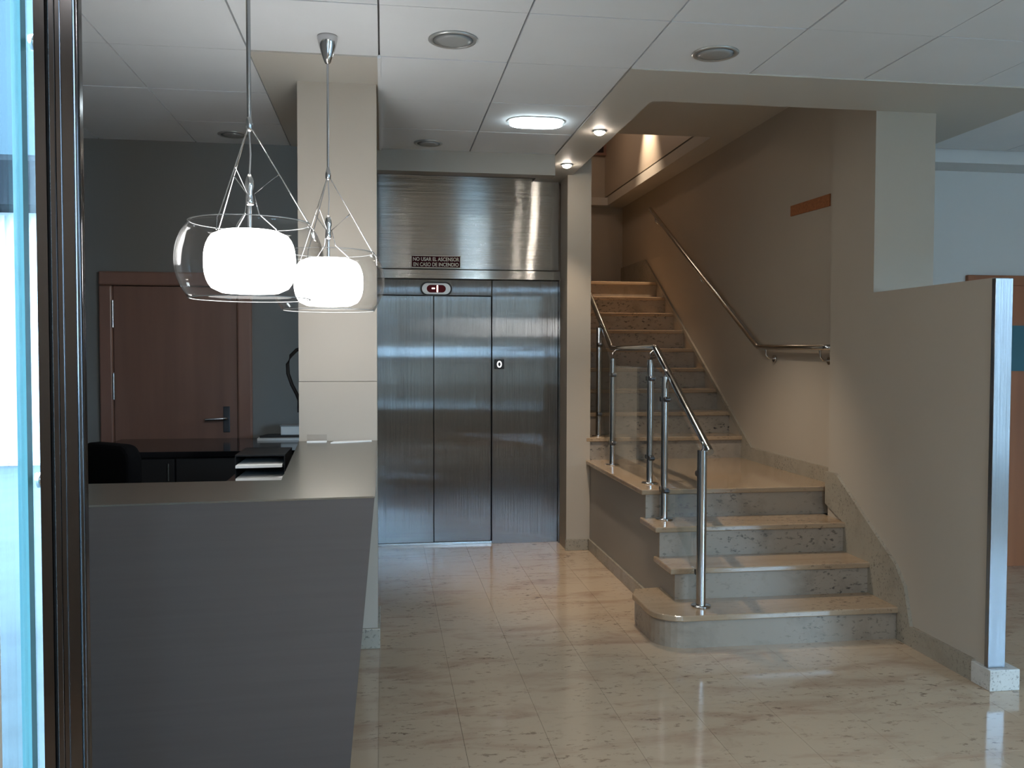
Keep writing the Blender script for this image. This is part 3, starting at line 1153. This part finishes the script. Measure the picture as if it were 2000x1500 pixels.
# ------------------------------------------------------------------ pendant lamps
def pendant(cx, cyy, zo, rod_r, zapex, label, thick_rod_to=None):
    t = thing('pendant_lamp', label, 'lamp', (cx, cyy, ZC), 'pendant lamps over the counter')
    # canopy
    mb = MB()
    mb.lathe([(0.043, ZC), (0.044, ZC - 0.012), (0.036, ZC - 0.045), (0.024, ZC - 0.085), (0.012, ZC - 0.115), (0.006, ZC - 0.12)], (cx, cyy, 0), 28)
    mb.build('canopy', M['chrome'], t)
    mb = MB()
    mb.tube([(cx, cyy, zapex), (cx, cyy, ZC - 0.115)], rod_r, 10)
    mb.build('suspension_rod', M['steel'], t)
    mb = MB()
    mb.lathe([(0.003, zapex + 0.045), (0.012, zapex + 0.01), (0.012, zapex - 0.01), (0.004, zapex - 0.02)], (cx, cyy, 0), 16)
    mb.build('apex_cone', M['steel'], t)
    # glass drum, double walled, open at top and bottom
    prof = []
    for k in range(13):
        a = -1 + 2 * k / 12
        prof.append((0.198 + 0.044 * (1 - abs(a) ** 2.2), zo + 0.125 * a))
    inner = [(r - 0.005, z) for r, z in prof[::-1]]
    mb = MB()
    mb.lathe(prof + inner, (cx, cyy, 0), 48, closed=True)
    mb.build('glass_drum', M['lampglass'], t)
    for s in (-1, 1):
        mb = MB()
        mb.lathe([(0.1985, zo + s * 0.125), (0.1985, zo + s * 0.1275), (0.1935, zo + s * 0.1275), (0.1935, zo + s * 0.125)], (cx, cyy, 0), 48, closed=True)
        mb.build('drum_rim', M['frost'], t)
    # opal shade
    prof = []
    for k in range(15):
        a = -1 + 2 * k / 14
        prof.append((0.093 + 0.056 * math.sqrt(max(0, 1 - abs(a) ** 2.4)), zo - 0.004 + 0.102 * a))
    mb = MB()
    mb.lathe(prof, (cx, cyy, 0), 40)
    mb.build('opal_shade', M['opal'], t)
    # socket stem
    zs = zo + 0.098
    mb = MB()
    mb.tube([(cx, cyy, zs), (cx, cyy, zs + 0.09)], 0.007, 10)
    mb.lathe([(0.006, zs + 0.085), (0.014, zs + 0.09), (0.014, zs + 0.10), (0.011, zs + 0.135), (0.016, zs + 0.15), (0.012, zs + 0.175), (0.005, zs + 0.19)], (cx, cyy, 0), 16)
    mb.build('socket_stem', M['chrome'], t)
    mb = MB()
    mb.tube([(cx, cyy, zs + 0.18), (cx + 0.004, cyy, (zs + zapex) / 2 + 0.08), (cx, cyy, zapex - 0.015)], 0.0028, 8)
    mb.build('electric_flex', M['paper_grey'], t)
    # three wires with their stays
    for k in range(3):
        a = math.radians(10 + 120 * k)
        ux, uy = math.cos(a), math.sin(a)

        def W(r, z):
            return (cx + ux * r, cyy + uy * r, z)
        mb = MB()
        rt, zt = 0.196, zo + 0.127
        mb.tube([W(0.010, zapex - 0.012), W(rt, zt), W(0.208, zt - 0.012), W(0.212, zt - 0.05)], 0.0022, 8)
        mb.build('suspension_wire', M['chrome'], t)
        fr = 0.46
        rm, zm = 0.010 + fr * (rt - 0.010), zapex - 0.012 + fr * (zt - zapex + 0.012)
        mb = MB()
        mb.tube([W(rm, zm), W(0.014, zs + 0.125), W(0.03, zs + 0.06), W(0.085, zs + 0.012), W(0.094, zs - 0.005)], 0.002, 8)
        mb.build('stay_wire', M['chrome'], t)
    lamp('pendant_light', 'POINT', (cx, cyy, zo + 0.30), 0.01, (1, 0.95, 0.88), 0.02)
    return t


pendant(-0.440, 3.10, 1.837, 0.0075, 2.285, 'nearer of the two pendant lamps, clear glass drum around a glowing opal shade')
pendant(-0.236, 4.00, 1.842, 0.0050, 2.300, 'farther pendant lamp by the pillar, with a chrome cone canopy')

# ------------------------------------------------------------------ recessed lights
def downlight(x, y, r, label, m, group='round recessed downlights', tilt=0):
    t = thing('downlight', label, 'light', (x, y, ZC), group)
    mb = MB()
    mb.lathe([(r, ZC), (r, ZC - 0.005), (r - 0.008, ZC - 0.009), (r - 0.02, ZC - 0.006), (r - 0.022, ZC + 0.0)], (x, y, 0), 36)
    mb.build('trim_ring', M['silver'], t)
    mb = MB()
    mb.lathe([(r - 0.021, ZC - 0.0065), (r - 0.05, ZC - 0.012), (0.002, ZC - 0.014)], (x, y, 0), 32)
    mb.build('diffuser', m, t)
    return t


downlight(0.305, 3.961, 0.108, 'unlit round downlight in the ceiling, front left one near the pillar', M['frost'])
downlight(1.501, 3.961, 0.105, 'unlit round downlight in the ceiling in front of the stairs', M['frost'])
downlight(0.295, 5.914, 0.095, 'unlit round downlight in the ceiling just before the elevator', M['frost'])
downlight(-0.93, 5.87, 0.095, 'unlit round downlight over the reception door', M['frost'])
downlight(0.305, -0.20, 0.105, 'lit round downlight near the street door, left one of the pair', M['glow'])
downlight(1.501, -0.20, 0.105, 'lit round downlight near the street door, right one of the pair', M['glow'])

t = thing('ceiling_luminaire', 'bright lit oblong luminaire in the ceiling before the elevator', 'light', (0.896, 5.30, ZC))
mb = MB()
mb.prism(stadium(0.896, 5.27, 0.345, 0.215, 8), ZC - 0.006, ZC + 0.001)
mb.build('trim_ring', M['silver'], t)
mb = MB()
mb.prism(stadium(0.896, 5.27, 0.315, 0.185, 8), ZC - 0.022, ZC - 0.0055)
mb.build('diffuser', M['lum'], t)

for (x, y, l_) in ((1.315, 5.411, 'lit spot in the plaster beam, the one nearer the viewer'), (1.315, 6.40, 'lit spot in the plaster beam, the one nearer the elevator')):
    t = thing('recessed_spot', l_, 'light', (x, y, ZC), 'small lit spots in the plaster beam')
    z = ZC - 0.006
    mb = MB()
    mb.lathe([(0.044, z), (0.044, z - 0.006), (0.036, z - 0.010), (0.032, z - 0.004)], (x, y, 0), 24)
    mb.build('trim_ring', M['silver'], t)
    mb = MB()
    mb.lathe([(0.033, z - 0.004), (0.030, z - 0.016), (0.018, z - 0.025), (0.002, z - 0.028)], (x, y, 0), 20)
    mb.build('bulb', M['spot'], t)
    lamp('spot_beam', 'SPOT', (x, y, z - 0.04), 50 if y < 6 else 24, (1.0, 0.84, 0.66), 0.02, (x + (0.75 if y < 6 else 0.10), y + (0.45 if y < 6 else 0.10), 0), math.radians(76 if y < 6 else 66), 0.7)

# ceiling cassette, top left
t = thing('ceiling_vent', 'cream ceiling cassette at the top left, only its far edge in view', 'vent', (-0.92, 3.3, ZC))
mb = MB()
mb.box(-1.195, -0.665, 2.99, 3.60, ZC - 0.03, ZC - 0.001, 0.012, 3)
mb.build('cassette_cover', M['cream'], t)
for k in range(4):
    mb = MB()
    mb.box(-1.10, -0.76, 3.08 + 0.12 * k, 3.14 + 0.12 * k, ZC - 0.036, ZC - 0.029, 0.002)
    mb.build('slat', M['cream'], t)

# lamp of the upper landing, washing its wall
t = thing('upper_spot', 'warm spot washing the upper landing wall with light', 'light', (2.50, 8.70, 4.25))
mb = MB()
mb.lathe([(0.045, 4.25), (0.045, 4.20), (0.034, 4.195)], (2.50, 8.70, 0), 20)
mb.build('housing', M['silver'], t)
mb = MB()
mb.lathe([(0.032, 4.196), (0.02, 4.188), (0.002, 4.186)], (2.50, 8.70, 0), 20)
mb.build('bulb', M['spot'], t)
lamp('upper_beam', 'SPOT', (2.50, 8.70, 4.17), 130, (1.0, 0.76, 0.54), 0.02, (2.56, 8.70, 3.3), math.radians(64), 1.0)
lamp('upper_fill', 'POINT', (1.9, 9.3, 4.0), 2.5, (1.0, 0.72, 0.52), 0.1)  # added warm fill for the stairwell, no fixture belongs to it

# dark window of the upper landing
w = root('window_2')
mb = MB()
mb.box(2.10, 2.62, 10.47, 10.50, 3.90, 4.25)
mb.build('pane', M['purple'], w)
mb = MB()
for x in (2.10, 2.27, 2.44, 2.605):
    mb.box(x - 0.015, x + 0.015, 10.44, 10.47, 3.88, 4.25)
mb.box(2.08, 2.62, 10.43, 10.49, 3.87, 3.90)
mb.build('window_frame', M['wood_frame'], w)

# ------------------------------------------------------------------ partition end, right hall
t = thing('partition_end_plate', 'brushed steel end plate of the low partition wall', 'plate', (2.77, 3.7, 0.1))
mb = MB()
mb.box(2.729, 2.815, 3.695, 3.722, 0.098, 1.874, 0.002)
mb.build('plate', M['steel_z'], t)
mb = MB()
mb.box(2.719, 2.868, 3.665, 3.80, 0.0, 0.097, 0.003)
tag(mb.build('stone_block', M['block']), 'pale granite block under the steel end of the partition', 'block')

d2 = root('door_2')
mb = MB()
mb.box(RDX0 + 0.06, RDX1 - 0.06, RY - 0.01, RY + 0.04, 0.0, 2.02)
mb.build('door_leaf', M['wood_red'], d2)
mb = MB()
mb.box(RDX0 - 0.01, RDX0 + 0.06, RY - 0.03, RY + 0.06, 0.0, 2.02, 0.006)
mb.box(RDX1 - 0.06, RDX1 + 0.01, RY - 0.03, RY + 0.06, 0.0, 2.02, 0.006)
mb.box(RDX0 - 0.01, RDX1 + 0.01, RY - 0.03, RY + 0.06, 2.02, 2.09, 0.006)
mb.build('door_frame', M['wood_red'], d2)
mb = MB()
mb.tube([(RDX1 - 0.12, RY - 0.01, 1.05), (RDX1 - 0.12, RY - 0.06, 1.05), (RDX1 - 0.24, RY - 0.06, 1.05)], 0.01, 10)
mb.build('door_handle', M['steel'], d2)
mb = MB()
mb.box(4.36, 4.86, RY - 0.018, RY - 0.010, 1.41, 1.735)
tag(mb.build('teal_poster', M['teal']), 'teal poster on the wooden hall door at the right edge', 'poster')

# ------------------------------------------------------------------ entrance frame and glazing at the left
t = thing('entrance_post', 'polished stainless steel entrance post with a black gasket, nearest on the left', 'post', (-0.49, 1.5, 0))
mb = MB()
mb.prism([(-0.5275, 1.474), (-0.5135, 1.4791), (-0.5135, 1.53), (-0.5275, 1.53)], 0.0, ZC - 0.002)
mb.build('outer_tube', M['post_steel'], t)
mb = MB()
mb.box(-0.5133, -0.5060, 1.485, 1.525, 0.0, ZC - 0.002)
mb.build('gasket', M['rubber'], t)
mb = MB()
mb.prism([(-0.5058, 1.470), (-0.4972, 1.4732), (-0.4972, 1.53), (-0.5058, 1.53)], 0.0, ZC - 0.002, bev=0.0015)
mb.build('inner_tube', M['post_steel'], t)
mb = MB()
mb.prism([(-0.4970, 1.4755), (-0.4745, 1.4837), (-0.4745, 1.53), (-0.4970, 1.53)], 0.0, ZC - 0.002)
mb.build('channel', M['post_steel'], t)
for xx, rr in ((-0.4905, 0.0011), (-0.4700, 0.0050)):
    mb = MB()
    yy = 1.4755 + (xx + 0.4970) * 0.364
    mb.tube([(xx, yy, 0.0), (xx, yy, ZC - 0.002)], rr, 14)
    mb.build('bead', M['post_steel'], t)

w1 = root('window_1')
mb = MB()
mb.box(-0.548, -0.542, 1.326, 1.452, 0.0, ZC)
mb.build('pane', M['glass'], w1)
mb = MB()
mb.box(-0.552, -0.538, 1.453, 1.474, 0.0, ZC)
mb.build('pane_edge', M['glass_edge'], w1)
mb = MB()
mb.box(-0.548, -0.542, 1.475, 1.545, 0.0, ZC)
mb.build('pane', M['glass'], w1)
for z in (2.015, 1.330):
    mb = MB()
    mb.lathe([(0.013, 0.0), (0.013, 0.008), (0.006, 0.012)], (-0.542, 1.508, z), 20, axis='x')
    mb.build('glass_fixing', M['chrome'], w1)

# ------------------------------------------------------------------ street outside
mb = MB()
mb.box(-40, -0.57, -25, 40, -0.35, -0.14)
struct(mb.build('floor_road', M['asphalt']))
mb = MB()
mb.box(-0.57, 30, -25, -1.36, -0.35, -0.14)
struct(mb.build('floor_street', M['pave']))
bl = thing('street_building', 'low grey building with an added white ledge opposite the street door, behind the viewer', 'building', (3, -16, -0.14))
mb = MB()
mb.box(-14, 16, -18.0, -15.0, -0.14, 3.5)
mb.build('wall', M['ext_dark'], bl)
mb = MB()
mb.box(-14, 16, -15.0, -14.7, 1.40, 1.72)  # unseen ledge, added to give the doors a bright reflected streak
mb.build('ledge', M['ext_white'], bl)
for k in range(9):
    mb = MB()
    mb.box(-12 + 3 * k, -10.8 + 3 * k, -15.02, -14.96, 1.9, 2.9)
    mb.build('window', M['purple'], bl)
bl = thing('street_building', 'pale building across the street seen through the left glazing', 'building', (-5.6, 14, -0.14))
mb = MB()
mb.box(-12, -4.2, 14.0, 20.0, -0.14, 3.6)
mb.build('ground_floor_wall', M['ext_white'], bl)
mb = MB()
mb.box(-12, -4.2, 13.9, 20.0, 3.6, 9.0)
mb.build('upper_wall', M['ext_blue'], bl)
mb = MB()
mb.prism([(13.2, 3.55), (13.2, 4.15), (14.0, 4.40), (14.0, 3.55)], -9.0, -4.3, 'x')
mb.build('awning', M['awning'], bl)
for k in range(14):
    mb = MB()
    mb.box(-6.4 + 0.15 * k, -6.32 + 0.15 * k, 13.93, 14.0, -0.1, 3.5)
    mb.build('shutter_slat', M['shutter'], bl)
